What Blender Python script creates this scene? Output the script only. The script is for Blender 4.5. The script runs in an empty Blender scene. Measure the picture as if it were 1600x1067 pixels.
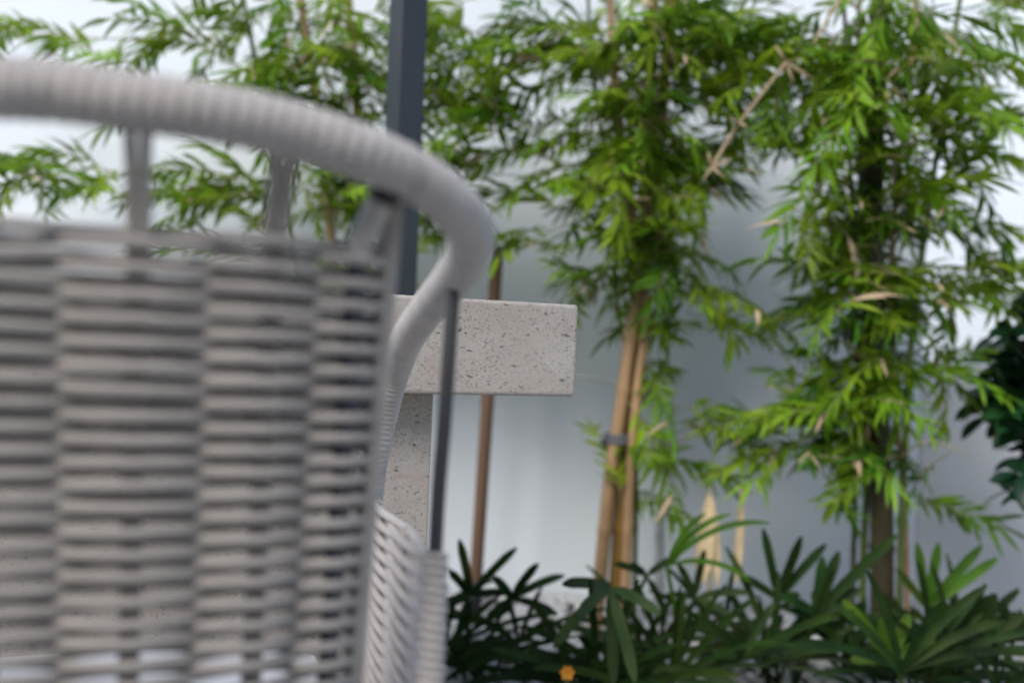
import bpy, math, random
from mathutils import Vector, Matrix, Quaternion
R = math.radians
V = Vector
sc = bpy.context.scene
col = sc.collection

# ------------------------------------------------------------------ camera, light
CAM_Z, FPX, ROLL = 0.70, 1555.0, R(2.3)
cam = bpy.data.objects.new('camera', bpy.data.cameras.new('camera'))
col.objects.link(cam)
cam.matrix_world = Matrix.Translation((0, 0, CAM_Z)) @ Matrix.Rotation(R(90), 4, 'X') @ Matrix.Rotation(ROLL, 4, 'Z')
cam.data.sensor_width = 36
cam.data.lens = 36 * FPX / 1600
cam.data.clip_start = 0.02
cam.data.clip_end = 400
cam.data.dof.use_dof = True
cam.data.dof.focus_distance = 1.15
cam.data.dof.aperture_fstop = 2.3
sc.camera = cam

SUN_EL, SUN_AZ = 46, 208          # azimuth: clockwise from +Y, where the light comes from
world = bpy.data.worlds.new('World')
sc.world = world
world.use_nodes = True
wn = world.node_tree
sky = wn.nodes.new('ShaderNodeTexSky')
sky.sky_type = 'NISHITA'
sky.sun_disc = False
sky.sun_elevation = R(SUN_EL)
sky.sun_rotation = R(SUN_AZ)
sky.air_density = 1.0
sky.dust_density = 1.0
sky.ozone_density = 1.0
bg = next(n for n in wn.nodes if n.type == 'BACKGROUND')
bg.inputs['Strength'].default_value = 0.12
wn.links.new(sky.outputs['Color'], bg.inputs['Color'])

sun = bpy.data.objects.new('sun', bpy.data.lights.new('sun', 'SUN'))
col.objects.link(sun)
sun.data.energy = 1.5
sun.data.angle = R(30)
sun.data.color = (1.0, 0.975, 0.935)
sd = V((math.sin(R(SUN_AZ)) * math.cos(R(SUN_EL)), math.cos(R(SUN_AZ)) * math.cos(R(SUN_EL)), math.sin(R(SUN_EL))))
sun.rotation_euler = sd.to_track_quat('Z', 'Y').to_euler()

sc.view_settings.view_transform = 'Standard'
sc.view_settings.look = 'None'
sc.view_settings.exposure = 1.04
sc.view_settings.gamma = 1.0
sc.view_settings.use_curve_mapping = False
sc.render.engine = 'CYCLES'
sc.cycles.use_denoising = True
sc.cycles.max_bounces = 10
sc.cycles.diffuse_bounces = 6
sc.cycles.transparent_max_bounces = 8
sc.cycles.caustics_reflective = False
sc.cycles.caustics_refractive = False

# ------------------------------------------------------------------ helpers
def at(px, py, d):
    """photo pixel + distance along the view axis -> world point"""
    u, v = px - 800.0, py - 533.5
    uu = u * math.cos(ROLL) + v * math.sin(ROLL)
    vv = -u * math.sin(ROLL) + v * math.cos(ROLL)
    return V((uu / FPX * d, d, CAM_Z - vv / FPX * d))

def tag(o, label=None, cat=None, group=None, kind=None):
    if label: o['label'] = label
    if cat: o['category'] = cat
    if group: o['group'] = group
    if kind: o['kind'] = kind
    return o

def empty(name, loc=(0, 0, 0)):
    o = bpy.data.objects.new(name, None)
    o.location = loc
    o.empty_display_size = 0.05
    col.objects.link(o)
    return o

def link(name, me, parent=None, world_geo=True):
    """mesh data in world coordinates; parent may stand anywhere"""
    o = bpy.data.objects.new(name, me)
    col.objects.link(o)
    if parent is not None:
        o.parent = parent
        if world_geo:
            o.matrix_parent_inverse = Matrix.Translation(-base_of(parent))
    return o

def base_of(o):
    p = V((0, 0, 0))
    while o is not None:
        if o.type == 'EMPTY':
            p += o.location
        o = o.parent if o.type == 'EMPTY' else None
    return p

class MB:
    def __init__(s):
        s.v, s.f, s.mi = [], [], []
    def add(s, vs, fs, mi=0):
        b = len(s.v)
        s.v += [tuple(x) for x in vs]
        s.f += [tuple(i + b for i in f) for f in fs]
        s.mi += [mi] * len(fs)
    def box(s, x0, x1, y0, y1, z0, z1, M=None):
        vs = [V((x, y, z)) for z in (z0, z1) for y in (y0, y1) for x in (x0, x1)]
        if M is not None: vs = [M @ q for q in vs]
        s.add(vs, [(0, 2, 3, 1), (4, 5, 7, 6), (0, 1, 5, 4), (2, 6, 7, 3), (0, 4, 6, 2), (1, 3, 7, 5)])
    def tube(s, path, rad, sides=8, mi=0, cap=True, rf=None, flat=None):
        """sweep; rad number or list; rf(arc, ang)->radius"""
        n = len(path)
        T = []
        for i in range(n):
            a, b = path[max(0, i - 1)], path[min(n - 1, i + 1)]
            t = (b - a)
            T.append(t.normalized() if t.length > 1e-9 else V((0, 0, 1)))
        ref = V((0, 0, 1)) if abs(T[0].z) < 0.9 else V((1, 0, 0))
        N = (ref - T[0] * ref.dot(T[0])).normalized()
        vs, arc = [], 0.0
        for i in range(n):
            if i:
                arc += (path[i] - path[i - 1]).length
                N = (N - T[i] * N.dot(T[i])).normalized()
            B = T[i].cross(N)
            for k in range(sides):
                a = 2 * math.pi * k / sides
                r = rf(arc, a) if rf else (rad[i] if isinstance(rad, (list, tuple)) else rad)
                vs.append(path[i] + (N * math.cos(a) + B * math.sin(a)) * r)
        fs = []
        for i in range(n - 1):
            for k in range(sides):
                k2 = (k + 1) % sides
                fs.append((i * sides + k, i * sides + k2, (i + 1) * sides + k2, (i + 1) * sides + k))
        if cap:
            fs.append(tuple(range(sides - 1, -1, -1)))
            fs.append(tuple((n - 1) * sides + k for k in range(sides)))
        s.add(vs, fs, mi)
    def mesh(s, name, mats, smooth=True):
        me = bpy.data.meshes.new(name)
        me.from_pydata(s.v, [], s.f)
        for m in (mats if isinstance(mats, (list, tuple)) else [mats]):
            me.materials.append(m)
        if any(s.mi): me.polygons.foreach_set('material_index', s.mi)
        if smooth: me.polygons.foreach_set('use_smooth', [True] * len(me.polygons))
        me.update()
        return me
    def build(s, name, mats, parent=None, smooth=True, bevel=0, seg=2):
        o = link(name, s.mesh(name, mats, smooth), parent)
        if bevel:
            b = o.modifiers.new('bevel', 'BEVEL')
            b.width = bevel; b.segments = seg; b.limit_method = 'ANGLE'
        return o

def spline(pts, step):
    """Catmull-Rom through points, resampled at about step"""
    P = [V(p) for p in pts]
    P = [P[0] * 2 - P[1]] + P + [P[-1] * 2 - P[-2]]
    out = []
    for i in range(1, len(P) - 2):
        p0, p1, p2, p3 = P[i - 1:i + 3]
        for k in range(24):
            t = k / 24
            out.append(0.5 * ((2 * p1) + (p2 - p0) * t + (2 * p0 - 5 * p1 + 4 * p2 - p3) * t * t + (3 * p1 - p0 - 3 * p2 + p3) * t ** 3))
    out.append(P[-2].copy())
    res, acc = [out[0]], 0.0
    for a, b in zip(out, out[1:]):
        L = (b - a).length
        if L < 1e-9: continue
        pos = step - acc
        while pos <= L:
            res.append(a.lerp(b, pos / L)); pos += step
        acc = L - (pos - step)
    if (res[-1] - out[-1]).length > step * 0.3: res.append(out[-1])
    return res

# ------------------------------------------------------------------ materials
def mat(name, color, rough=0.7, var=0.0, scale=8.0, bump=0.0, bscale=60.0, metallic=0.0, spec=0.5, rnd=0.0, stretch=None, color2=None):
    m = bpy.data.materials.new(name)
    m.use_nodes = True
    nt = m.node_tree; N = nt.nodes; L = nt.links
    b = N['Principled BSDF']
    b.inputs['Roughness'].default_value = rough
    b.inputs['Metallic'].default_value = metallic
    b.inputs['Specular IOR Level'].default_value = spec
    tc = N.new('ShaderNodeTexCoord')
    mp = N.new('ShaderNodeMapping')
    if stretch: mp.inputs['Scale'].default_value = stretch
    L.new(tc.outputs['Object'], mp.inputs['Vector'])
    no = N.new('ShaderNodeTexNoise'); no.inputs['Scale'].default_value = scale; no.inputs['Detail'].default_value = 6
    L.new(mp.outputs['Vector'], no.inputs['Vector'])
    ra = N.new('ShaderNodeValToRGB')
    c = V(color); c2 = V(color2) if color2 else c * (1 + var)
    c1 = c * (1 - var) if not color2 else c
    ra.color_ramp.elements[0].position = 0.3; ra.color_ramp.elements[1].position = 0.7
    ra.color_ramp.elements[0].color = (*c1, 1); ra.color_ramp.elements[1].color = (*c2, 1)
    L.new(no.outputs['Fac'], ra.inputs['Fac'])
    out = ra.outputs['Color']
    if rnd:
        oi = N.new('ShaderNodeObjectInfo')
        mr = N.new('ShaderNodeMapRange'); mr.inputs['To Min'].default_value = 1 - rnd; mr.inputs['To Max'].default_value = 1 + rnd
        L.new(oi.outputs['Random'], mr.inputs['Value'])
        hs = N.new('ShaderNodeHueSaturation')
        L.new(mr.outputs['Result'], hs.inputs['Value']); L.new(out, hs.inputs['Color'])
        out = hs.outputs['Color']
    L.new(out, b.inputs['Base Color'])
    if bump:
        n2 = N.new('ShaderNodeTexNoise'); n2.inputs['Scale'].default_value = bscale; n2.inputs['Detail'].default_value = 4
        L.new(mp.outputs['Vector'], n2.inputs['Vector'])
        bp = N.new('ShaderNodeBump'); bp.inputs['Strength'].default_value = bump; bp.inputs['Distance'].default_value = 0.003
        L.new(n2.outputs['Fac'], bp.inputs['Height']); L.new(bp.outputs['Normal'], b.inputs['Normal'])
    return m

def leaf_mat(name, ca, cb, rough=0.45, transl=0.35, hue=0.02, vmin=0.65, vmax=1.3):
    m = bpy.data.materials.new(name); m.use_nodes = True
    nt = m.node_tree; N = nt.nodes; L = nt.links
    b = N['Principled BSDF']; b.inputs['Roughness'].default_value = rough; b.inputs['Specular IOR Level'].default_value = 0.18
    tc = N.new('ShaderNodeTexCoord')
    no = N.new('ShaderNodeTexNoise'); no.inputs['Scale'].default_value = 14; no.inputs['Detail'].default_value = 3
    L.new(tc.outputs['Object'], no.inputs['Vector'])
    ra = N.new('ShaderNodeValToRGB')
    ra.color_ramp.elements[0].position = 0.35; ra.color_ramp.elements[1].position = 0.66
    ra.color_ramp.elements[0].color = (*ca, 1); ra.color_ramp.elements[1].color = (*cb, 1)
    L.new(no.outputs['Fac'], ra.inputs['Fac'])
    oi = N.new('ShaderNodeObjectInfo')
    mr = N.new('ShaderNodeMapRange'); mr.inputs['To Min'].default_value = vmin; mr.inputs['To Max'].default_value = vmax
    L.new(oi.outputs['Random'], mr.inputs['Value'])
    hs = N.new('ShaderNodeHueSaturation'); L.new(mr.outputs['Result'], hs.inputs['Value']); L.new(ra.outputs['Color'], hs.inputs['Color'])
    mr2 = N.new('ShaderNodeMapRange'); mr2.inputs['To Min'].default_value = 0.5 - hue; mr2.inputs['To Max'].default_value = 0.5 + hue
    mu = N.new('ShaderNodeMath'); mu.operation = 'FRACT'
    m7 = N.new('ShaderNodeMath'); m7.operation = 'MULTIPLY'; m7.inputs[1].default_value = 7.31
    L.new(oi.outputs['Random'], m7.inputs[0]); L.new(m7.outputs[0], mu.inputs[0]); L.new(mu.outputs[0], mr2.inputs['Value'])
    L.new(mr2.outputs['Result'], hs.inputs['Hue'])
    L.new(hs.outputs['Color'], b.inputs['Base Color'])
    tr = N.new('ShaderNodeBsdfTranslucent')
    br = N.new('ShaderNodeHueSaturation'); br.inputs['Value'].default_value = 1.5; br.inputs['Hue'].default_value = 0.49
    L.new(hs.outputs['Color'], br.inputs['Color']); L.new(br.outputs['Color'], tr.inputs['Color'])
    mx = N.new('ShaderNodeMixShader'); mx.inputs['Fac'].default_value = transl
    L.new(b.outputs[0], mx.inputs[1]); L.new(tr.outputs[0], mx.inputs[2])
    L.new(mx.outputs[0], N['Material Output'].inputs['Surface'])
    return m

def rope_mat(name, color, rscale=900.0, fibre=0.35):
    m = mat(name, color, rough=0.85, var=0.10, scale=40, bump=fibre, bscale=rscale, spec=0.25)
    N = m.node_tree.nodes
    b = N['Principled BSDF']
    b.inputs['Sheen Weight'].default_value = 0.25
    b.inputs['Sheen Roughness'].default_value = 0.5
    return m

def stone_mat():
    m = bpy.data.materials.new('travertine'); m.use_nodes = True
    nt = m.node_tree; N = nt.nodes; L = nt.links
    b = N['Principled BSDF']; b.inputs['Roughness'].default_value = 0.55; b.inputs['Specular IOR Level'].default_value = 0.35
    tc = N.new('ShaderNodeTexCoord')
    def noise(scale, detail=5, stretch=(1, 1, 1), rough=0.55, off=0.0):
        mp = N.new('ShaderNodeMapping'); mp.inputs['Scale'].default_value = stretch; mp.inputs['Location'].default_value = (off, off, off)
        L.new(tc.outputs['Object'], mp.inputs['Vector'])
        n = N.new('ShaderNodeTexNoise'); n.inputs['Scale'].default_value = scale; n.inputs['Detail'].default_value = detail; n.inputs['Roughness'].default_value = rough
        L.new(mp.outputs['Vector'], n.inputs['Vector'])
        return n.outputs['Fac']
    def ramp(fac, p0, p1, c0=(0, 0, 0), c1=(1, 1, 1)):
        r = N.new('ShaderNodeValToRGB'); r.color_ramp.elements[0].position = p0; r.color_ramp.elements[1].position = p1
        r.color_ramp.elements[0].color = (*c0, 1); r.color_ramp.elements[1].color = (*c1, 1)
        L.new(fac, r.inputs['Fac']); return r.outputs['Color']
    def mix(fac, a, c, typ='MIX'):
        x = N.new('ShaderNodeMix'); x.data_type = 'RGBA'; x.blend_type = typ
        if isinstance(fac, float): x.inputs['Factor'].default_value = fac
        else: L.new(fac, x.inputs['Factor'])
        for s, q in ((x.inputs[6], a), (x.inputs[7], c)):
            if isinstance(q, tuple): s.default_value = (*q, 1)
            else: L.new(q, s)
        return x.outputs[2]
    base = ramp(noise(9, 6, (1, 1, 2)), 0.3, 0.72, (0.385, 0.335, 0.285), (0.49, 0.445, 0.39))
    base = mix(ramp(noise(22, 4, off=3.0), 0.55, 0.72), base, (0.43, 0.345, 0.295))          # pink clouds
    base = mix(ramp(noise(160, 4, (1, 1, 1.5), 0.7, 1.0), 0.52, 0.70), base, (0.30, 0.27, 0.24))   # fine grit
    dens = ramp(noise(16, 4, (1, 1, 1.6), off=7.0), 0.34, 0.58)
    p1 = ramp(noise(420, 3, (0.75, 0.75, 1.1), 0.6, 2.0), 0.605, 0.66)
    p2 = ramp(noise(120, 4, (0.55, 0.55, 1.5), 0.6, 5.0), 0.65, 0.68)
    p3 = ramp(noise(70, 5, (0.45, 0.45, 2.2), 0.65, 9.0), 0.70, 0.72)
    pm = mix(dens, (0.0, 0.0, 0.0), p1)
    pm = mix(1.0, pm, p2, 'ADD')
    pm = mix(1.0, pm, p3, 'ADD')
    L.new(mix(pm, base, (0.17, 0.15, 0.13)), b.inputs['Base Color'])
    bp = N.new('ShaderNodeBump'); bp.invert = True; bp.inputs['Strength'].default_value = 0.8; bp.inputs['Distance'].default_value = 0.0012
    L.new(pm, bp.inputs['Height']); L.new(bp.outputs['Normal'], b.inputs['Normal'])
    return m

M = {
    'rope': rope_mat('grey_rope', (0.40, 0.355, 0.315)),
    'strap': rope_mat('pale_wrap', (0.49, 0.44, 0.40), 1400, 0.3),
    'rod': mat('dark_rod', (0.035, 0.033, 0.034), rough=0.38, var=0.1),
    'bar': mat('grey_bar', (0.07, 0.075, 0.085), rough=0.45, var=0.1),
    'black': mat('black_plastic', (0.012, 0.012, 0.013), rough=0.5),
    'cushion': mat('white_cushion', (0.72, 0.72, 0.72), rough=0.9, var=0.03, bump=0.3, bscale=700),
    'stone': stone_mat(),
    'post': mat('post_paint', (0.026, 0.031, 0.037), rough=0.5, var=0.06, scale=20, bump=0.05, bscale=300),
    'wall': mat('white_plaster', (0.765, 0.79, 0.805), rough=0.9, var=0.025, scale=2.2, bump=0.15, bscale=45, stretch=(1, 1, 0.5)),
    'wall2': mat('grey_plaster', (0.68, 0.66, 0.64), rough=0.9, var=0.04, scale=3, bump=0.15, bscale=45),
    'beige': mat('warm_plaster', (0.66, 0.58, 0.48), rough=0.9, var=0.03),
    'blocker': mat('blocker_paint', (0.62, 0.58, 0.52), rough=0.9, var=0.02),
    'tile': mat('floor_tile', (0.52, 0.49, 0.45), rough=0.6, var=0.08, scale=5, bump=0.1, rnd=0.05),
    'grout': mat('grout', (0.20, 0.19, 0.18), rough=0.9, var=0.1),
    'soil': mat('soil', (0.035, 0.026, 0.018), rough=0.95, var=0.4, scale=30, bump=0.8, bscale=80),
    'pebble': mat('pebble', (0.50, 0.49, 0.48), rough=0.7, var=0.2, scale=30),
    'stake': mat('stake_wood', (0.17, 0.095, 0.055), rough=0.8, var=0.25, scale=30, stretch=(1, 1, 0.1), bump=0.3),
    'culm_tan': mat('culm_tan', (0.35, 0.215, 0.105), rough=0.5, var=0.4, scale=14, stretch=(1, 1, 0.25), bump=0.1),
    'culm_ochre': mat('culm_ochre', (0.25, 0.14, 0.028), rough=0.5, var=0.4, scale=14, stretch=(1, 1, 0.25), bump=0.1),
    'culm_green': mat('culm_green', (0.10, 0.13, 0.03), rough=0.5, var=0.35, scale=14, stretch=(1, 1, 0.25)),
    'culm_dark': mat('culm_dark', (0.052, 0.040, 0.014), rough=0.6, var=0.4, scale=14, stretch=(1, 1, 0.25), bump=0.1),
    'twig': mat('twig', (0.26, 0.20, 0.09), rough=0.7, var=0.3, scale=30),
    'dry': mat('dry_twig', (0.42, 0.31, 0.19), rough=0.8, var=0.25, scale=40),
    'sheath': mat('dry_sheath', (0.60, 0.46, 0.27), rough=0.7, var=0.2, scale=30),
    'clamp': mat('clamp_grey', (0.10, 0.10, 0.11), rough=0.5, var=0.2),
    'cord': mat('grey_cord', (0.42, 0.40, 0.38), rough=0.8),
    'flower': mat('orange_petal', (0.75, 0.30, 0.02), rough=0.6, var=0.2, scale=60),
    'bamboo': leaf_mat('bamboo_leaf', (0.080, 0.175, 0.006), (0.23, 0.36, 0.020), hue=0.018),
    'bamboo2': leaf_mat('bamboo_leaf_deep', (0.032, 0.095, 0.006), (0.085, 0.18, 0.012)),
    'palm': leaf_mat('palm_leaf', (0.008, 0.024, 0.003), (0.024, 0.052, 0.006), rough=0.6, transl=0.15),
    'palm3': leaf_mat('palm_leaf_grey', (0.032, 0.066, 0.018), (0.055, 0.098, 0.032), rough=0.5, transl=0.2),
    'palm2': leaf_mat('palm_leaf_bright', (0.05, 0.11, 0.007), (0.085, 0.165, 0.012), rough=0.55, transl=0.3),
    'broad': leaf_mat('broad_leaf', (0.006, 0.030, 0.010), (0.016, 0.058, 0.018), rough=0.35, transl=0.12),
}

# ------------------------------------------------------------------ setting: ground, walls, added light blockers
WALL_Y = 2.72
def sheet(name, x0, x1, y0, y1, z, m):
    b = MB(); b.add([(x0, y0, z), (x1, y0, z), (x1, y1, z), (x0, y1, z)], [(0, 1, 2, 3)])
    return tag(b.build(name, m, smooth=False), kind='structure')
sheet('ground', -60, 60, -60, 60, -0.02, M['grout'])
BED_Y = 1.66
sheet('garden_bed', -5, 5, BED_Y, 5.2, 0.004, M['soil'])
floor = sheet('patio', -5, 5, -2.6, BED_Y - 0.02, 0.0, M['grout'])
tm = MB(); tm.box(-0.297, 0.297, -0.297, 0.297, 0.001, 0.010)
tme = tm.mesh('tile', M['tile'], smooth=False)
for i in range(-5, 6):
    for j in range(-3, 3):
        o = bpy.data.objects.new('tile', tme); col.objects.link(o); o.parent = floor
        o.location = (i * 0.6, 0.14 + 0.6 * j, 0)
        o.location.y = 1.33 - 0.6 * (j + 3)
def pebbles():
    rng = random.Random(4); b = MB()
    import itertools
    t = (1 + 5 ** .5) / 2
    ico = [V(p).normalized() for p in ((-1, t, 0), (1, t, 0), (-1, -t, 0), (1, -t, 0), (0, -1, t), (0, 1, t), (0, -1, -t), (0, 1, -t), (t, 0, -1), (t, 0, 1), (-t, 0, -1), (-t, 0, 1))]
    fc = [(0, 11, 5), (0, 5, 1), (0, 1, 7), (0, 7, 10), (0, 10, 11), (1, 5, 9), (5, 11, 4), (11, 10, 2), (10, 7, 6), (7, 1, 8), (3, 9, 4), (3, 4, 2), (3, 2, 6), (3, 6, 8), (3, 8, 9), (4, 9, 5), (2, 4, 11), (6, 2, 10), (8, 6, 7), (9, 8, 1)]
    for n in range(4000):
        x, y = rng.uniform(-1.6, 2.0), rng.uniform(BED_Y + 0.08, WALL_Y - 0.02)
        s = rng.uniform(0.010, 0.024); q = Matrix.Rotation(rng.uniform(0, 6.3), 3, 'Z')
        b.add([V((x, y, 0.006 + s * 0.35)) + q @ V((p.x * s * 1.3, p.y * s, p.z * s * 0.6)) for p in ico], fc)
    return tag(b.build('pebbles', M['pebble']), 'pale grey pebbles spread over the soil of the planting bed', 'pebbles', kind='stuff')
pebbles()

def wall(name, x0, x1, y0, y1, z1, m, label):
    b = MB(); b.box(x0, x1, y0, y1, -0.02, z1)
    return tag(b.build(name, m, smooth=False, bevel=0.008), label, 'wall')
XC = 1.125
wall('garden_wall', -5, XC, WALL_Y, WALL_Y + 0.15, 2.3, M['wall'], 'tall white plaster wall behind the bamboo and the brown stake')
wall('low_wall', XC + 0.003, 5, WALL_Y + 0.01, WALL_Y + 0.14, 0.69, M['wall2'], 'low greyish plaster wall joining the tall white wall at its end')
wall('boundary_wall', -5, 6, 4.4, 4.55, 3.0, M['wall'], 'bright white boundary wall standing farther back beyond the low wall')
wall('bounce_wall', -5, 5, -3.4, -3.2, 2.9, M['beige'], 'unseen warm beige wall added behind the patio to warm the light')  # added out of view: cuts sky from behind and warms the bounce
# added out-of-view slab, trims sky and sun on the chair back
BLOCKER_Y = -1.9
rf = empty('shade_blocker', (0, -2.4, 2.60))
b = MB(); b.box(-5, 5, -3.198, BLOCKER_Y, 2.60, 2.72); b.build('blocker_slab', M['blocker'], rf, smooth=False, bevel=0.004)
b = MB(); b.box(-5, 5, BLOCKER_Y + 0.002, BLOCKER_Y + 0.05, 2.54, 2.74); b.build('lip', M['post'], rf, smooth=False, bevel=0.004)
tag(rf, 'unseen pale flat slab with dark fascia over the house side of the patio', 'light blocker')
# post
PD = 1.93
pp = at(631, 200, PD); 
pr = empty('patio_post', (pp.x, pp.y, 0))
Mx = Matrix.Translation((pp.x, pp.y, 0)) @ Matrix.Rotation(R(34), 4, 'Z')
hw = 0.0276
b = MB(); b.box(-hw, hw, -hw, hw, 0.018, 2.6, Mx); b.build('shaft', M['post'], pr, smooth=False, bevel=0.0025, seg=3)
b = MB(); b.box(-0.06, 0.06, -0.06, 0.06, 0.0045, 0.018, Mx); b.build('base_plate', M['post'], pr, smooth=False, bevel=0.001)
b = MB(); b.box(-hw - .002, hw + .002, -hw - .002, hw + .002, 2.601, 2.612, Mx); b.build('cap', M['black'], pr, smooth=False, bevel=.002)
tag(pr, 'square dark blue grey metal post rising behind the stone table', 'post')

# ------------------------------------------------------------------ table
YAW = R(24)
du = V((math.cos(YAW), math.sin(YAW), 0)); dn = V((-math.sin(YAW), math.cos(YAW), 0))
TD = 1.315
cr = at(902, 545, TD); TOPZ, TH = 0.7515, 0.121
TM = Matrix(((du.x, dn.x, 0, cr.x), (du.y, dn.y, 0, cr.y), (0, 0, 1, 0), (0, 0, 0, 1)))
tc_ = TM @ V((-0.85, 0.25, 0))
tb = empty('stone_table', tc_)
tag(tb, 'thick beige pitted stone slab table standing in front of the chair', 'table')
b = MB(); b.box(-1.7, 0, 0, 0.62, TOPZ - TH, TOPZ, TM); b.build('top', M['stone'], tb, smooth=False, bevel=0.0045, seg=3)
b = MB(); b.box(-1.52, -0.18, 0.05, 0.42, 0.0105, TOPZ - TH - 0.001, TM); b.build('pedestal', M['stone'], tb, smooth=False, bevel=0.003)

# ------------------------------------------------------------------ woven chair
PHI = R(14.5)
cf = V((-math.sin(PHI), math.cos(PHI), 0)); cl = V((math.cos(PHI), math.sin(PHI), 0))
O3 = at(90, 143, 0.505); O = V((O3.x, O3.y, 0))
def loc(p):
    q = p - O; return V((q.dot(cl), q.dot(cf), p.z))
def W(s, t, z):
    return O + cl * s + cf * t + V((0, 0, z))
chair = empty('rope_armchair', W(0, 0.27, 0))
tag(chair, 'woven pale grey rope armchair with wrapped rails and dark metal rods', 'chair')

rail_px = [(200, 158, .512), (330, 176, .524), (450, 202, .542), (560, 237, .562), (650, 277, .588), (707, 320, .612),
           (735, 362, .645), (728, 405, .70), (702, 443, .77), (665, 487, .87), (636, 530, .95), (619, 573, 1.0), (606, 615, 1.02), (597, 652, 1.03), (588, 694, 1.035), (580, 735, 1.04), (576, 772, 1.045)]
rl = [V((0, 0, O3.z))] + [loc(at(*p)) for p in rail_px]
half_R = [(p.x, p.y, p.z) for p in rl]
full = [W(-p[0], p[1], p[2]) for p in reversed(half_R[1:])] + [W(*p) for p in half_R]
rail_path = spline(full, 0.0011)
arcs = [0.0]
for a_, b_ in zip(rail_path, rail_path[1:]): arcs.append(arcs[-1] + (b_ - a_).length)
LT = arcs[-1]
def nearest_arc(p):
    i = min(range(len(rail_path)), key=lambda i: (rail_path[i] - p).length_squared); return arcs[i], rail_path[i]
seam, _ = nearest_arc(at(640, 272, .585)); seam = LT - seam if seam < LT / 2 else seam
RT = 0.0152
def rail_rf(arc, a):
    q = abs(arc - LT / 2); sm = seam - LT / 2
    if q < sm: pitch, amp = 0.0084, 0.0024
    else: pitch, amp = 0.0060, 0.0012
    fr = ((arc + 0.0) / pitch + a / (2 * math.pi)) % 1.0
    r = RT + amp * ((fr ** 1.3 if arc > LT / 2 else (1 - fr) ** 1.3) * .75 + .25 * math.sin(math.pi * fr) - .3 if q < sm else abs(math.sin(math.pi * fr)) ** .7 - .3)
    if abs(q - sm) < 0.0013: r -= 0.0022
    return r
b = MB(); b.tube(rail_path, RT, sides=22, rf=rail_rf); b.build('wrapped_rail', M['strap'], chair)

# rear legs: dark rod from the arm down to the floor, rope-wrapped below
A_ = loc(at(709, 452, .735)); B_ = loc(at(680, 862, .70))
for sg in (1, -1):
    def LW(p): return W(sg * p.x, p.y, p.z)
    foot = A_ + (B_ - A_) * ((A_.z - 0.012) / (A_.z - B_.z)); foot.x = B_.x + (foot.x - B_.x) * 0.5
    up = A_ + V((0, 0, 0.012))
    path = spline([LW(up), LW(A_.lerp(B_, .5)), LW(B_), LW(B_.lerp(foot, .5)), LW(foot)], 0.01)
    b = MB(); b.tube(path, 0.0052, sides=14); lg = b.build('rear_leg', M['rod'], chair)
    b = MB(); b.tube([LW(foot) + V((0, 0, 0.012)), LW(foot) + V((0, 0, -0.0015))], 0.008, sides=12); b.build('foot_cap', M['black'], lg)
    c0 = B_; c1 = B_.lerp(foot, 0.42)
    cp = spline([LW(c0), LW(c0.lerp(c1, .5)), LW(c1)], 0.0008)
    b = MB(); b.tube(cp, 0.009, sides=18, rf=lambda arc, a: 0.0068 + 0.0032 * abs(math.sin(math.pi * (arc / 0.0062 + a / (2 * math.pi)))) ** .7)
    b.build('leg_wrap', M['strap'], lg)
    F0 = rl[-1]; ff = V((F0.x + 0.006, F0.y + 0.05, 0.012))
    path = spline([LW(F0 + V((0, 0, 0.02))), LW(F0), LW(F0.lerp(ff, .5)), LW(ff)], 0.01)
    b = MB(); b.tube(path, 0.0068, sides=14); fl = b.build('front_leg', M['rod'], chair)
    b = MB(); b.tube([LW(ff) + V((0, 0, 0.012)), LW(ff) + V((0, 0, -0.0015))], 0.0095, sides=12); b.build('foot_cap', M['black'], fl)
    # side panel: rope strands woven between the legs round one inner stake
    z_top, z_bot = B_.z - 0.006, 0.345
    def legpt(P0, P1, z):
        k = (P0.z - z) / (P0.z - P1.z); return P0.lerp(P1, k)
    m0 = legpt(B_, foot, z_top + .004).lerp(legpt(F0, ff, z_top - .01), 0.72); m1 = legpt(B_, foot, z_bot).lerp(legpt(F0, ff, z_bot), 0.72)
    m2 = legpt(B_, foot, z_top + .004).lerp(legpt(F0, ff, z_top - .01), 0.36); m3 = legpt(B_, foot, z_bot).lerp(legpt(F0, ff, z_bot), 0.36)
    b = MB(); b.tube([LW(m0), LW(m1)], 0.0028, sides=10); sp = b.build('side_panel', M['rope'], chair)
    b = MB(); b.tube([LW(m2), LW(m3)], 0.0028, sides=10); b.build('stake', M['rope'], sp)
    rng = random.Random(11); nrow = 0; z = z_top
    while z > z_bot:
        pb = legpt(B_, foot, z); pf = legpt(F0, ff, z - 0.012)
        pts = []
        for k in range(33):
            u = k / 32
            ph = math.cos(math.pi * (u / 0.36)) * (1 if nrow % 2 else -1)
            off = 0.0038 * ph
            zz = pb.z + (pf.z - pb.z) * u
            q = pb.lerp(pf, u); q.z = zz; q.x += off + (0.004 if u < .02 else 0)
            pts.append(LW(q))
        b = MB(); b.tube(pts, 0.0036, sides=8); b.build('rope_strand', M['strap'], sp)  # paler rope here: sky light on the inner face put into the colour
        z -= 0.0066; nrow += 1

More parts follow.
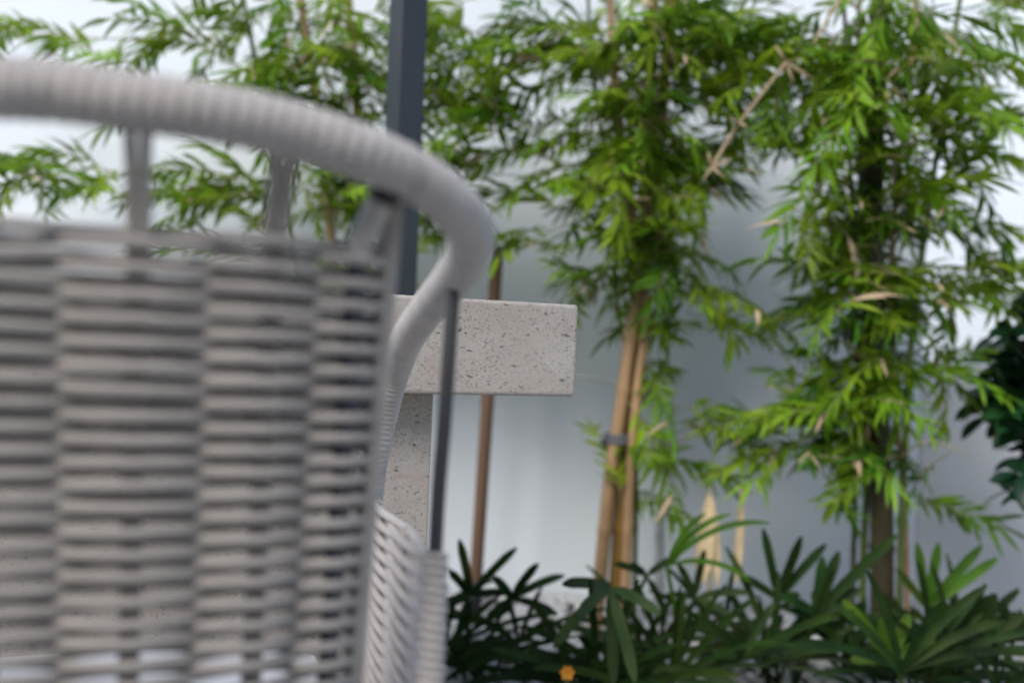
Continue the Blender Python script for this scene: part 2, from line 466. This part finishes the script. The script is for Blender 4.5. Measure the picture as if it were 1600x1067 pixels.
# backrest
top_c = loc(at(90, 345, .520)); top_e = loc(at(612, 330, .598))
bot_c = loc(at(90, 1067, .575)); bot_e = loc(at(551, 1067, .652))
ZT, ZB = top_c.z, 0.395
SE = 0.2
stakes = [0.039, 0.111, 0.160, top_e.x]
def back(a, z):
    """a = lateral position at the top edge (metres), z height"""
    w = (z - bot_e.z) / (top_e.z - bot_e.z)
    S = bot_e.x + (top_e.x - bot_e.x) * w
    tcn = bot_c.y + (top_c.y - bot_c.y) * w; te = bot_e.y + (top_e.y - bot_e.y) * w
    n = a / top_e.x
    return W(n * S, tcn + (te - tcn) * abs(n) ** 2.2, z)
def rail_at(a, guess):
    return nearest_arc(guess)[1]
bk = MB()
for sg in (1, -1):
    a = sg * stakes[2]
    p_top = back(a, ZT); rt = nearest_arc(p_top + V((0, 0, 0.04)) + cl * sg * 0.008)[1]
    bk.tube(spline([rt, p_top.lerp(rt, .3), p_top, back(a, .6), back(a, ZB - .03)], 0.01), 0.0066, sides=14)
bk.tube(spline([back(-stakes[2] + .37 * k / 12 * (stakes[2] * 2 / .37), ZB - .022) for k in range(13)], 0.01), 0.006, sides=12)
bkp = bk.build('backrest', M['bar'], chair)
for sg in (1, -1):
    # collar where the post meets the rail
    p_top = back(sg * stakes[2], ZT); rt = nearest_arc(p_top + V((0, 0, 0.04)) + cl * sg * 0.008)[1]
    d_ = (p_top - rt).normalized()
    b = MB(); b.tube([rt + d_ * 0.008, rt + d_ * 0.0215], 0.0098, sides=16); b.build('collar', M['black'], bkp)
    cp = spline([p_top + V((0, 0, -.012)), p_top, p_top.lerp(rt, .3), rt + d_ * 0.021], 0.0009)
    b = MB(); b.tube(cp, .0078, sides=14, rf=lambda arc, an: 0.0070 + 0.0012 * abs(math.sin(math.pi * (arc / 0.0055 + an / (2 * math.pi)))))
    b.build('post_wrap', M['strap'], bkp)
    # edge wrap
    a = sg * stakes[3]
    cp = spline([back(a, ZT + 0.030), back(a, .6), back(a, .5), back(a, ZB - .02)], 0.0008)
    b = MB(); b.tube(cp, 0.007, sides=16, rf=lambda arc, an: 0.0052 + 0.0022 * abs(math.sin(math.pi * (arc / 0.0064 + an / (2 * math.pi)))))
    b.build('edge_wrap', M['rope'], bkp)
for a in (-stakes[1], -stakes[0], stakes[0], stakes[1]):
    p_top = back(a, ZT)
    g = nearest_arc(p_top + V((0, 0, 0.07)))[1]
    for dx in (-1, 1):
        pts = [g + cl * dx * 0.0048, g.lerp(p_top, .35) + cl * dx * 0.0038, p_top + cl * dx * 0.0032] + [back(a, ZT - (ZT - ZB) * k / 6) + cl * dx * 0.0028 for k in range(1, 7)]
        b = MB(); b.tube(spline(pts, 0.008), 0.0036, sides=8); b.build('stake', M['rope'], bkp)
st = [-stakes[3], -stakes[2], -stakes[1], -stakes[0], stakes[0], stakes[1], stakes[2], stakes[3]]
def phase(a):
    for i in range(7):
        if a <= st[i + 1] or i == 6:
            u = (a - st[i]) / (st[i + 1] - st[i]); break
    if i == 0: return 0.5 + 0.5 * u
    if i == 6: return 6 + 0.5 * u
    return i + u
rng = random.Random(5)
PITCH = 0.00665
n = 0; z = ZT - 0.003
while z > ZB:
    pts = []
    j1, j2, j3 = rng.uniform(-1, 1), rng.uniform(-1, 1), rng.uniform(0, 6)
    for k in range(97):
        a = -stakes[3] + 2 * stakes[3] * k / 96
        c_ = math.cos(math.pi * phase(a))
        c_ = math.copysign(abs(c_) ** 0.75, c_)
        off = 0.0082 * c_ * (1 if n % 2 else -1)
        zz = z + 0.0007 * j1 + 0.0008 * j2 * math.sin(a * 30 + j3)
        # a rope in front of a stake slips a little, neighbours close up behind
        pts.append(back(a, zz) - cf * off)
    b = MB(); b.tube(pts, 0.00335, sides=9); b.build('rope_strand', M['rope'], bkp)
    z -= PITCH; n += 1

# seat ring and strands, cushion
sz = 0.335
ring = [(-.215, .10), (-.20, .07), (0, .06), (.20, .07), (.215, .10), (.225, .3), (.22, .515), (.19, .535), (0, .54), (-.19, .535), (-.22, .515), (-.225, .3), (-.215, .10)]
b = MB(); b.tube(spline([W(x, y, sz) for x, y in ring], 0.012), 0.0075, sides=12); sf = b.build('seat_frame', M['rod'], chair)
b = MB(); b.tube([W(-.216, 0, sz + .006), W(-.1, 0, sz + .003), W(.1, 0, sz + .003), W(.216, 0, sz + .006)], 0.0031, sides=8)
sm = b.mesh('seat_strand', M['rope'])
for k in range(52):
    o = bpy.data.objects.new('seat_strand', sm); col.objects.link(o); o.parent = sf
    o.matrix_parent_inverse = Matrix.Translation(-base_of(chair)) if False else Matrix.Identity(4)
    o.location = cf * (0.095 + k * 0.0082)
cb = MB()
nx, ny = 17, 17
hx, y0, y1, zc, hh = 0.185, 0.09, 0.505, sz + 0.034, 0.022
vs, fs = [], []
for side in (1, -1):
    for j in range(ny):
        for i in range(nx):
            u, v = -1 + 2 * i / (nx - 1), -1 + 2 * j / (ny - 1)
            su, sv = u * math.sqrt(1 - v * v * .12), v * math.sqrt(1 - u * u * .12)
            e = (1 - abs(u) ** 6) * (1 - abs(v) ** 6)
            vs.append(W(su * hx, (y0 + y1) / 2 + sv * (y1 - y0) / 2, zc + side * hh * max(0, e) ** .45))
for s_ in (0, 1):
    for j in range(ny - 1):
        for i in range(nx - 1):
            q = s_ * nx * ny + j * nx + i
            f = (q, q + 1, q + 1 + nx, q + nx)
            fs.append(f if s_ == 0 else f[::-1])
cb.add(vs, fs)
cush = cb.build('seat_cushion', M['cushion'])
tag(cush, 'thin white seat cushion lying on the rope armchair', 'cushion')

# ------------------------------------------------------------------ leaves
def blade(mb, base, tip_dir, up, length, width, droop=0.3, n=5, mi=0, profile='lance', fold=0.25, twist=0.0):
    """a lanceolate leaf: folded strip, bending towards -z"""
    d = tip_dir.normalized()
    side = d.cross(up)
    if side.length < 1e-4: side = d.cross(V((1, 0, 0.3)))
    side.normalize()
    p = base.copy(); vs, fs = [], []
    for i in range(n + 1):
        u = i / n
        if profile == 'lance': w = width * (math.sin(math.pi * min(1, u * 0.93 + 0.04) ** 0.75) ** 0.9)
        elif profile == 'strap': w = width * .86 * min(1, 0.22 + u * 3.2) * (1 if u < .78 else max(0.0, 1 - ((u - .78) / .22) ** 1.6 * 0.72))
        else: w = width * (math.sin(math.pi * min(1, u * 0.97 + 0.02)) ** 0.7)
        if i == n and profile != 'strap': w = width * 0.02
        nrm = side.cross(d).normalized()
        s2 = side * math.cos(twist * u) + nrm * math.sin(twist * u)
        h = nrm * (w * fold)
        vs += [p - s2 * w * .5 + h, p.copy(), p + s2 * w * .5 + h]
        p = p + d * (length / n)
        d = (d + V((0, 0, -1)) * droop / n).normalized()
        side = (side - d * side.dot(d)).normalized()
    for i in range(n):
        q = i * 3
        fs += [(q, q + 1, q + 4, q + 3), (q + 1, q + 2, q + 5, q + 4)]
    mb.add(vs, fs, mi)

def spray_mesh(seed, mats, nleaf=13, L=0.2, dead=0.05):
    """a bamboo branchlet along +X with its leaves"""
    rng = random.Random(seed); mb = MB()
    pts = []; p = V((0, 0, 0)); d = V((1, rng.uniform(-.15, .15), rng.uniform(.0, .35))).normalized()
    for i in range(9):
        pts.append(p.copy()); p = p + d * L / 8
        d = (d + V((0, rng.uniform(-.12, .12), -0.09))).normalized()
    mb.tube(pts, [0.0016 - 0.0012 * i / 8 for i in range(9)], sides=4, mi=1, cap=False)
    for k in range(nleaf):
        u = 0.22 + 0.78 * k / (nleaf - 1)
        i = min(7, int(u * 8)); q = pts[i].lerp(pts[i + 1], u * 8 - i) if u < 1 else pts[-1]
        ax = (pts[i + 1] - pts[i]).normalized()
        sgn = 1 if k % 2 else -1
        ang = rng.uniform(18, 62)
        if k == nleaf - 1: ang = rng.uniform(0, 15)
        dr = Matrix.Rotation(R(sgn * ang), 3, 'Z') @ ax
        dr = (dr + V((0, 0, rng.uniform(-.45, .3)))).normalized()
        up = V((rng.uniform(-.5, .5), rng.uniform(-.5, .5), 1))
        blade(mb, q, dr, up, rng.uniform(.046, .090), rng.uniform(.0085, .0130), droop=rng.uniform(.15, .8), n=4,
              mi=(2 if rng.random() < dead else 0), fold=rng.uniform(.05, .3), twist=rng.uniform(-.5, .5))
    return mb.mesh('leaf_spray', mats)

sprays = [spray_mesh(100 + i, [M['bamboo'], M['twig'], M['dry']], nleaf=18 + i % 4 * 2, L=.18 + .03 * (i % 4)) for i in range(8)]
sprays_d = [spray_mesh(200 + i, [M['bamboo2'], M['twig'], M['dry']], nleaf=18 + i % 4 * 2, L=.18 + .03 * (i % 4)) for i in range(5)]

def place_sprays(root, blobs, seed, axis_px, depth, dark=0.27):
    """blobs: (px, py, rx, ry, n[, ddepth]) crown lumps round the culms"""
    rng = random.Random(seed); cnt = 0
    for bl in blobs:
        px, py, rx, ry, n_ = bl[:5]; dd = bl[5] if len(bl) > 5 else 0.0
        for k in range(n_):
            a, r = rng.uniform(0, 2 * math.pi), math.sqrt(rng.random())
            x, y = px + rx * r * math.cos(a), py + ry * r * math.sin(a)
            d = depth + dd + rng.uniform(-1, 1) * min(0.22, rx / 650)
            d = min(d, WALL_Y - 0.07)
            me = rng.choice(sprays_d if rng.random() < dark + (0.3 if d > depth + .04 else -.1) else sprays)  # darker greens favoured at the back: crown shade put into leaf colour
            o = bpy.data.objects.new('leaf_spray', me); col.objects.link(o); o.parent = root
            p = at(x, y, d)
            ox = (x - axis_px) / 120.0
            dirv = V((max(-1.2, min(1.2, ox)) + rng.gauss(0, .7), rng.gauss(-.25, .7), rng.gauss(-.05, .45))).normalized()
            q = dirv.to_track_quat('X', 'Z') @ Quaternion((1, 0, 0), rng.uniform(-.8, .8))
            o.rotation_mode = 'QUATERNION'; o.rotation_quaternion = q
            s = rng.uniform(.75, 1.15); o.scale = (s, s, s)
            pos = p - (q @ V((0.1, 0, 0))) * s
            if pos.y > WALL_Y - .03: pos.y = WALL_Y - .03
            if dirv.y > 0 and p.y + dirv.y * .12 > WALL_Y - .02:
                pos.y -= .08
            o.location = pos - root.location
            cnt += 1
    return cnt

def culm(root, pts, r0, r1, m, node=0.16):
    path = spline(pts, 0.012); n_ = len(path); arc = [0.0]
    for a, b in zip(path, path[1:]): arc.append(arc[-1] + (b - a).length)
    LL = arc[-1]
    def rf(s, a):
        r = r0 + (r1 - r0) * s / LL
        q = (s + .05) % node
        return r * (1.16 if q < 0.012 else 1.0)
    b = MB(); b.tube(path, r0, sides=12, rf=rf)
    return b.build('culm', m, root)

def branch(root, pts, r0=.0025, r1=.001, m=None, name='branch'):
    path = spline(pts, 0.02); n_ = len(path)
    b = MB(); b.tube(path, [r0 + (r1 - r0) * i / (n_ - 1) for i in range(n_)], sides=6)
    return b.build(name, m or M['twig'], root)

# --- bamboo with tan culms (beside the table end)
D1 = 2.28
def floor_pt(px, py, d):
    p = at(px, py, d); return p
def ground_under(p): return V((p.x, p.y, 0.0))
bp1 = at(950, 900, D1); b1 = empty('bamboo_clump', (bp1.x - .02, D1, 0))
tag(b1, 'leafy bamboo clump with tan and ochre culms tied by a grey clamp', 'bamboo')
def culm_px(root, pxs, d, r0, r1, m, gx=None):
    P = [at(x, y, d) for x, y in pxs]
    k = P[0] - P[1]
    g = P[0] + k * ((P[0].z - 0.0) / max(1e-4, -k.z)) if k.z < 0 else ground_under(P[0])
    g.z = 0.002
    return culm(root, [g] + P, r0, r1, m)
culm_px(b1, [(938, 900), (952, 760), (975, 600), (992, 480), (1008, 330), (1018, 150), (1022, -60), (1026, -300)], D1, .0165, .012, M['culm_tan'])
culm_px(b1, [(962, 900), (972, 760), (988, 600), (1000, 480), (1022, 300), (1040, 100), (1052, -120), (1060, -330)], D1 + .035, .0165, .012, M['culm_ochre'])
culm_px(b1, [(978, 900), (984, 760), (997, 600), (1010, 480), (985, 330), (962, 150), (950, -80)], D1 - .01, .0125, .009, M['culm_tan'])
culm_px(b1, [(992, 900), (994, 760), (990, 600), (965, 480), (958, 330), (930, 150), (915, -60)], D1 + .03, .006, .004, M['culm_green'])
cpt = at(966, 686, D1)
b = MB(); b.tube([cpt + V((-.034, -.004, .013)), cpt + V((-.036, -.004, -.013))], .006, sides=10)
pts = [cpt + V((0.004 + .036 * math.cos(a), .012 + .027 * math.sin(a), 0)) for a in [2 * math.pi * k / 28 for k in range(29)]]
for dz in (-.008, 0, .008): b.tube([p + V((0, 0, dz)) for p in pts], .0046, sides=8)
b.build('clamp', M['clamp'], b1)
branch(b1, [at(1018, 430, D1), at(1090, 455, D1), at(1180, 490, D1 - .02), at(1240, 500, D1)])
branch(b1, [at(996, 650, D1), at(1050, 690, D1), at(1110, 670, D1), at(1170, 655, D1)])
branch(b1, [at(960, 430, D1), at(910, 440, D1), at(860, 425, D1)])
branch(b1, [at(955, 260, D1), at(860, 250, D1), at(760, 200, D1), at(680, 190, D1)])
branch(b1, [at(960, 120, D1), at(860, 90, D1), at(760, 60, D1), at(690, 20, D1)])
branch(b1, [at(1000, 300, D1), at(900, 345, D1), at(820, 380, D1)])
# the bare dry twig with its knots
dt = branch(b1, [at(1112, 262, 2.08), at(1150, 200, 2.07), at(1190, 148, 2.06), at(1228, 98, 2.05)], .0042, .0034, M['dry'], 'dry_twig')
for (x, y, tips) in ((1228, 98, [(1212, 72), (1252, 92), (1240, 130), (1275, 128), (1222, 112)]), (1112, 262, [(1106, 238), (1132, 278), (1098, 282), (1140, 250)]), (1154, 192, [(1140, 186), (1168, 200)])):
    for tx, ty in tips:
        b = MB(); b.tube([at(x, y, 2.06), at(tx, ty, 2.05)], [.005, .002], sides=6); b.build('dry_stub', M['dry'], dt)
place_sprays(b1, [
    (1010, 60, 110, 80, 26), (1110, 70, 90, 80, 18), (950, 180, 90, 90, 24), (1070, 170, 100, 90, 24), (1005, 290, 95, 75, 24),
    (1090, 250, 60, 50, 9), (1000, 400, 75, 60, 17), (1040, 440, 60, 40, 8), (905, 440, 35, 20, 3), (1170, 480, 55, 18, 5),
    (1015, 520, 40, 35, 5), (1010, 600, 35, 30, 4), (1020, 700, 40, 35, 5), (955, 760, 18, 25, 1), (1015, 795, 35, 16, 2), (1120, 655, 45, 14, 3),
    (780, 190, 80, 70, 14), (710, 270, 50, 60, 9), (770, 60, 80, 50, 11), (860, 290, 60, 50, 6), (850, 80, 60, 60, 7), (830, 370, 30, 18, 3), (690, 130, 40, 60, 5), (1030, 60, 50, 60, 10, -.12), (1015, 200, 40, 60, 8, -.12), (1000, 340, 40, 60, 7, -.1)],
    21, 1000, D1)

# --- bamboo with dark culms
D2 = 2.2
bp2 = at(1376, 900, D2); b2 = empty('bamboo_clump', (bp2.x, D2, 0))
tag(b2, 'spreading bamboo clump with a thick dark brown culm near the wall corner', 'bamboo')
culm_px(b2, [(1378, 1000), (1378, 850), (1374, 700), (1366, 500), (1362, 300), (1372, 100), (1380, -150), (1385, -330)], D2, .026, .020, M['culm_dark'])
culm_px(b2, [(1330, 1000), (1334, 850), (1338, 700), (1340, 500), (1330, 300), (1322, 80), (1310, -160)], D2 - .03, .006, .0045, M['culm_dark'])
culm_px(b2, [(1346, 1000), (1350, 850), (1356, 700), (1352, 500), (1344, 250), (1342, 0)], D2 + .03, .008, .006, M['culm_green'])
culm_px(b2, [(1404, 1000), (1408, 850), (1414, 700), (1422, 560), (1440, 400), (1470, 200), (1500, 0), (1530, -180)], D2 - .03, .008, .005, M['culm_green'])
culm_px(b2, [(1418, 1000), (1416, 850), (1405, 700), (1390, 500), (1400, 300), (1425, 100), (1440, -150)], D2 + .02, .006, .0045, M['culm_tan'])
branch(b2, [at(1400, 712, D2 - .05), at(1360, 720, D2 - .06), at(1280, 712, D2 - .1)], m=M['dry'])
branch(b2, [at(1405, 715, D2 - .05), at(1450, 690, D2 - .08), at(1520, 712, D2 - .1)], m=M['dry'])
branch(b2, [at(1345, 560, D2), at(1260, 590, D2), at(1200, 520, D2)])
branch(b2, [at(1370, 470, D2), at(1480, 440, D2), at(1590, 425, D2)])
branch(b2, [at(1370, 260, D2), at(1480, 250, D2), at(1600, 290, D2)])
branch(b2, [at(1345, 640, D2), at(1280, 650, D2), at(1200, 680, D2)])
branch(b2, [at(1370, 60, 2.1), at(1320, 0, 2.08), at(1270, 70, 2.06)], .004, .003, M['dry'])
place_sprays(b2, [
    (1330, 70, 110, 80, 24), (1490, 50, 100, 60, 16), (1390, 180, 130, 80, 30), (1530, 220, 60, 70, 10), (1335, 320, 80, 70, 20), (1440, 310, 75, 70, 17),
    (1325, 425, 60, 45, 12), (1440, 440, 80, 32, 12), (1555, 425, 35, 16, 4), (1295, 500, 50, 25, 5), (1380, 500, 60, 40, 8),
    (1290, 610, 70, 50, 17), (1355, 600, 55, 50, 10), (1250, 695, 60, 38, 10), (1340, 720, 55, 45, 10), (1440, 590, 45, 30, 6),
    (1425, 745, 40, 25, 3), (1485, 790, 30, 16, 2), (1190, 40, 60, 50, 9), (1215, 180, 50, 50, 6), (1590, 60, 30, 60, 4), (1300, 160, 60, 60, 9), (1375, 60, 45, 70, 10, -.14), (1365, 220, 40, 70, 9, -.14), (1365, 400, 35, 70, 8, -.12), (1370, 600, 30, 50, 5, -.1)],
    31, 1370, D2)

# --- bamboo behind the chair back
D3 = 2.35
bp3 = at(560, 900, D3); b3 = empty('bamboo_clump', (bp3.x, D3, 0))
tag(b3, 'bright green bamboo clump seen behind the chair back and the dark post', 'bamboo')
culm_px(b3, [(560, 1000), (552, 800), (540, 600), (520, 400), (500, 200), (470, 0), (440, -200), (420, -330)], D3, .013, .009, M['culm_tan'])
culm_px(b3, [(585, 1000), (582, 800), (580, 600), (572, 400), (560, 200), (545, 0), (540, -300)], D3 + .03, .012, .008, M['culm_ochre'])
culm_px(b3, [(540, 1000), (525, 800), (500, 600), (460, 400), (420, 200), (380, 0), (340, -200)], D3 - .03, .008, .005, M['culm_green'])
branch(b3, [at(460, 390, D3), at(330, 300, D3), at(180, 270, D3), at(20, 250, D3)])
branch(b3, [at(400, 120, D3), at(300, 70, D3), at(150, 60, D3), at(0, 50, D3)])
place_sprays(b3, [
    (330, 60, 90, 60, 17), (460, 60, 100, 70, 24), (560, 150, 70, 90, 22), (450, 170, 90, 60, 16), (300, 295, 80, 32, 13), (470, 295, 100, 40, 20),
    (560, 300, 60, 50, 12), (110, 275, 100, 30, 11), (40, 60, 80, 30, 6), (160, 75, 60, 25, 5), (250, 130, 40, 30, 2), (650, 330, 30, 60, 6), (640, 40, 40, 60, 8),
    (20, 250, 40, 30, 4), (540, 420, 70, 50, 9), (400, 400, 80, 50, 6)],
    41, 480, D3, dark=.2)

# --- tall brown stake
sr = empty('wooden_stake', ground_under(at(742, 960, 2.40)))
P0, P1 = at(745, 880, 2.40), at(777, 392, 2.40)
g = P0 + (P0 - P1) * (P0.z / (P1.z - P0.z)); g.z = .002
sr.location = g
pth = spline([g, P0, P1], .03)
tip = (P1 - P0).normalized()
b = MB(); b.tube(pth + [P1 + tip * .006, P1 + tip * .011, P1 + tip * .013], [.0155] * len(pth) + [.0135, .0085, .002], sides=14); b.build('shaft', M['stake'], sr)
b = MB(); b.tube([g + V((0, 0, .004)), g.lerp(P1, .13)], .018, sides=14); b.build('sleeve', M['black'], sr)
tag(sr, 'slim brown wooden stake with rounded top leaning against the white wall', 'stake')
# thin cord from the clump to the wall
b = MB(); b.tube(spline([at(700, 560, 2.5), at(820, 580, 2.48), at(905, 588, 2.4), at(985, 602, 2.31)], .02), .0035, sides=6)
tag(b.build('tie_cord', M['cord']), 'thin grey cord tied from the tan bamboo culms along the wall', 'cord')
# pale stake
b = MB(); g0 = at(1030, 960, 2.45); g0.z = 0.0; b.tube([g0, at(1031, 800, 2.45)], .0125, sides=10)
tag(b.build('short_stake', M['pebble']), 'short pale stake standing between the two bamboo clumps', 'stake')

# ------------------------------------------------------------------ palms
def frond(root, hub, tips, width, m, petiole_to=None, droop=.5, d_tip=0.0, prof='strap'):
    """fan leaf: petiole from the ground, one child per leaflet"""
    b = MB(); gp = petiole_to
    mid = gp.lerp(hub, .55) + V((0, 0, .03))
    b.tube(spline([gp, mid, hub], .03), .0042, sides=6)
    fr = b.build('frond', m, root)
    for t in tips:
        v = t - hub; L = v.length
        lb = MB()
        n_ = 9
        dd = (v.normalized() + V((0, 0, droop * .42))).normalized()
        blade(lb, hub, dd, V((0.0, -.85, .55)), L * (1 + droop * .06), width, droop=droop, n=n_, profile=prof, fold=.16)
        lb.build('leaflet', m, fr)
    return fr

def palm(root_px, d, fronds, label, seed=0, extra=0, m=None, spread=150, ylo=1000, yhi=1100):
    rng = random.Random(seed)
    g = at(root_px, 1000, d); g.z = 0.004
    root = empty('lady_palm', g)
    tag(root, label, 'palm')
    for fx in fronds:
        (hx, hy), tips, w, mm = fx[:4]; dr = fx[4] if len(fx) > 4 else .35; dd = fx[5] if len(fx) > 5 else 0
        hub = at(hx, hy, d + dd)
        T = [at(x, y, d + dd + rng.uniform(-.05, .03)) for x, y in tips]
        frond(root, hub, T, w, M[mm], g + V((rng.uniform(-.03, .03), rng.uniform(-.02, .02), 0)), dr)
    for k in range(extra):
        hx, hy = root_px + rng.uniform(-spread, spread), rng.uniform(ylo, yhi)
        dd = rng.uniform(-.14, .16)
        hub = at(hx, hy, d + dd)
        if hub.z < .06: hub.z = .06
        T = []
        n_ = rng.randint(5, 8); a0 = rng.uniform(-.4, .4)
        for i in range(n_):
            a = a0 + (i - (n_ - 1) / 2) * rng.uniform(.36, .5)
            L = rng.uniform(.13, .27)
            T.append(hub + V((math.sin(a) * L, rng.uniform(-.12, .06), math.cos(a) * L * rng.uniform(.4, .9))))
        frond(root, hub, T, rng.uniform(.011, .019), m and M[m] or M['palm'], g + V((rng.uniform(-.05, .05), rng.uniform(-.04, .04), 0)), rng.uniform(.3, .9))
    return root

palm(730, 1.98, [((736, 930), [(718, 843), (806, 856), (700, 890), (690, 950), (800, 925)], .020, 'palm', .25),
                 ((800, 935), [(880, 898), (840, 880), (770, 900), (870, 960), (760, 970)], .020, 'palm', .4)],
     'dark lady palm beside the rope armchair under the brown stake', 1, 5, spread=90)
palm(950, 1.95, [((952, 918), [(868, 1010), (958, 1066), (990, 1062), (905, 960), (1030, 960), (880, 912)], .024, 'palm3', .45, -.2),
                 ((1010, 900), [(1060, 868), (985, 880), (1040, 960), (960, 880)], .018, 'palm', .4, .08)],
     'lady palm with a drooping fan of grey green leaflets before the tan bamboo culms', 2, 5, spread=110)
palm(1060, 2.02, [((1042, 884), [(1190, 802), (1128, 796), (1092, 800), (1172, 905)], .014, 'palm2', 1.1, -.02),
                  ((1085, 935), [(1145, 965), (1100, 860), (1060, 880), (1170, 925), (1040, 930)], .018, 'palm', .5)],
     'lady palm with long arching leaflets sweeping towards the gap between bamboo clumps', 3, 5, spread=100)
palm(1225, 2.05, [((1215, 935), [(1192, 826), (1252, 838), (1290, 850), (1160, 900), (1250, 930)], .022, 'palm', .1),
                  ((1275, 960), [(1310, 862), (1285, 870), (1400, 836), (1345, 920), (1220, 930)], .026, 'palm', .15, -.05),
                  ((1290, 1000), [(1350, 940), (1240, 950), (1270, 925), (1350, 1010)], .022, 'palm', .4)],
     'dark lady palm with stiff upright blades left of the thick dark culm', 4, 5, spread=110)
palm(1400, 1.9, [((1390, 1030), [(1318, 938), (1375, 965), (1420, 960), (1330, 1030), (1460, 1000)], .026, 'palm2', .2, -.05)],
     'low bright green lady palm in front of the thick dark culm', 5, 6, spread=90, m='palm')
palm(1470, 2.02, [((1448, 950), [(1432, 848), (1466, 848), (1534, 852), (1558, 872), (1400, 890), (1500, 960)], .023, 'palm2', .08)],
     'light green lady palm with blades spread upwards under the low wall', 6, 6, spread=80)
palm(1570, 1.98, [((1500, 1010), [(1555, 928), (1600, 960), (1470, 940), (1560, 1030)], .040, 'palm', .15),
                  ((1585, 1000), [(1640, 930), (1660, 980), (1560, 940), (1530, 990)], .03, 'palm', .3)],
     'broad bladed dark palm at the low wall beside the glossy shrub', 7, 5, spread=90)
palm(600, 2.1, [], 'low dark lady palm hidden under the table near the bamboo base', 8, 6, spread=100)

# dry tan leaf sheaths standing behind the palms
for i, (x0, y0, x1, y1, w) in enumerate(((1095, 830, 1108, 762, .042), (1120, 835, 1114, 772, .020), (1150, 830, 1160, 750, .020))):
    b = MB(); blade(b, at(x0, y0 + 80, 2.2), at(x1, y1, 2.2) - at(x0, y0 + 80, 2.2), V((0, -1, .2)), (at(x1, y1, 2.2) - at(x0, y0 + 80, 2.2)).length, w, droop=.05, n=6, fold=.3)
    if i == 0:
        dl = empty('dry_leaves', ground_under(at(1110, 900, 2.2))); tag(dl, 'dry straw coloured leaves poking up behind the arching palm', 'dry leaves')
        b2_ = MB(); gq = ground_under(at(1110, 900, 2.2)); b2_.tube([gq, at(1110, 880, 2.2)], .004, sides=6); b2_.build('stem', M['twig'], dl)
    b.build('leaf', M['sheath'], dl)

# orange flower
fp = at(886, 1050, 1.72)
fl = empty('orange_flower', V((fp.x, fp.y, 0.004)))
tag(fl, 'small orange flower low among the dark palm leaves', 'flower')
b = MB(); b.tube([V((fp.x, fp.y, .004)), fp], .002, sides=6); b.build('stem', M['culm_green'], fl)
for k in range(6):
    a = k * math.pi / 3
    b = MB(); blade(b, fp, V((math.cos(a), -.4, math.sin(a) + .3)), V((0, -1, 0)), .015, .012, droop=.2, n=4, profile='oval', fold=.1); b.build('petal', M['flower'], fl)

# ------------------------------------------------------------------ broad-leaved shrub, small hedge
def shrub(name, label, base, blobs, m, seed, L=(.05, .085), Wd=(.026, .042), cat='shrub'):
    rng = random.Random(seed)
    root = empty(name, base); tag(root, label, cat)
    vars_ = []
    for i in range(5):
        b = MB(); rr = random.Random(seed * 10 + i)
        for k in range(5):
            a = k * 2.4 + rr.uniform(-.3, .3)
            blade(b, V((0, 0, 0)) + V((0, 0, .008 * k)), V((math.cos(a), math.sin(a), rr.uniform(-.2, .5))), V((0, 0, 1)), rr.uniform(*L), rr.uniform(*Wd), droop=rr.uniform(.3, 1.1), n=5, profile='oval', fold=.12)
        vars_.append(b.mesh('leaf_cluster', m))
    for (px, py, rx, ry, d, n_) in blobs:
        c = at(px, py, d)
        pts = [base + V((rng.uniform(-.03, .03), rng.uniform(-.03, .03), 0)), base.lerp(c, .5) + V((0, 0, .08)), c]
        branch(root, pts, .005, .002, M['twig'], 'stem')
        for k in range(n_):
            a, r = rng.uniform(0, 6.3), math.sqrt(rng.random())
            p = at(px + rx * r * math.cos(a), py + ry * r * math.sin(a), d + rng.uniform(-.09, .09))
            o = bpy.data.objects.new('leaf_cluster', rng.choice(vars_)); col.objects.link(o); o.parent = root
            o.location = p - base
            o.rotation_euler = (rng.uniform(-.9, .9), rng.uniform(-.9, .9), rng.uniform(0, 6.3))
            s = rng.uniform(.8, 1.2); o.scale = (s, s, s)
    return root
gb = at(1720, 900, 2.2); gb.z = 0
shrub('glossy_shrub', 'dark glossy broad leaved shrub reaching in beside the low wall', gb,
      [(1610, 520, 40, 50, 2.2, 14), (1600, 620, 60, 55, 2.2, 24), (1640, 720, 50, 60, 2.15, 20), (1560, 640, 50, 30, 2.25, 12), (1590, 770, 20, 30, 2.15, 4), (1680, 600, 60, 120, 2.2, 24), (1660, 470, 50, 40, 2.2, 10)], M['broad'], 3)
hb = at(1520, 900, 2.95); hb.z = 0
shrub('small_bush', 'soft green bush rising just behind the low wall', hb,
      [(1480, 590, 40, 30, 2.9, 14), (1540, 585, 50, 28, 2.95, 18), (1600, 590, 50, 34, 2.95, 12), (1500, 640, 70, 30, 2.9, 14)], M['bamboo2'], 4, L=(.04, .06), Wd=(.012, .02), cat='bush')
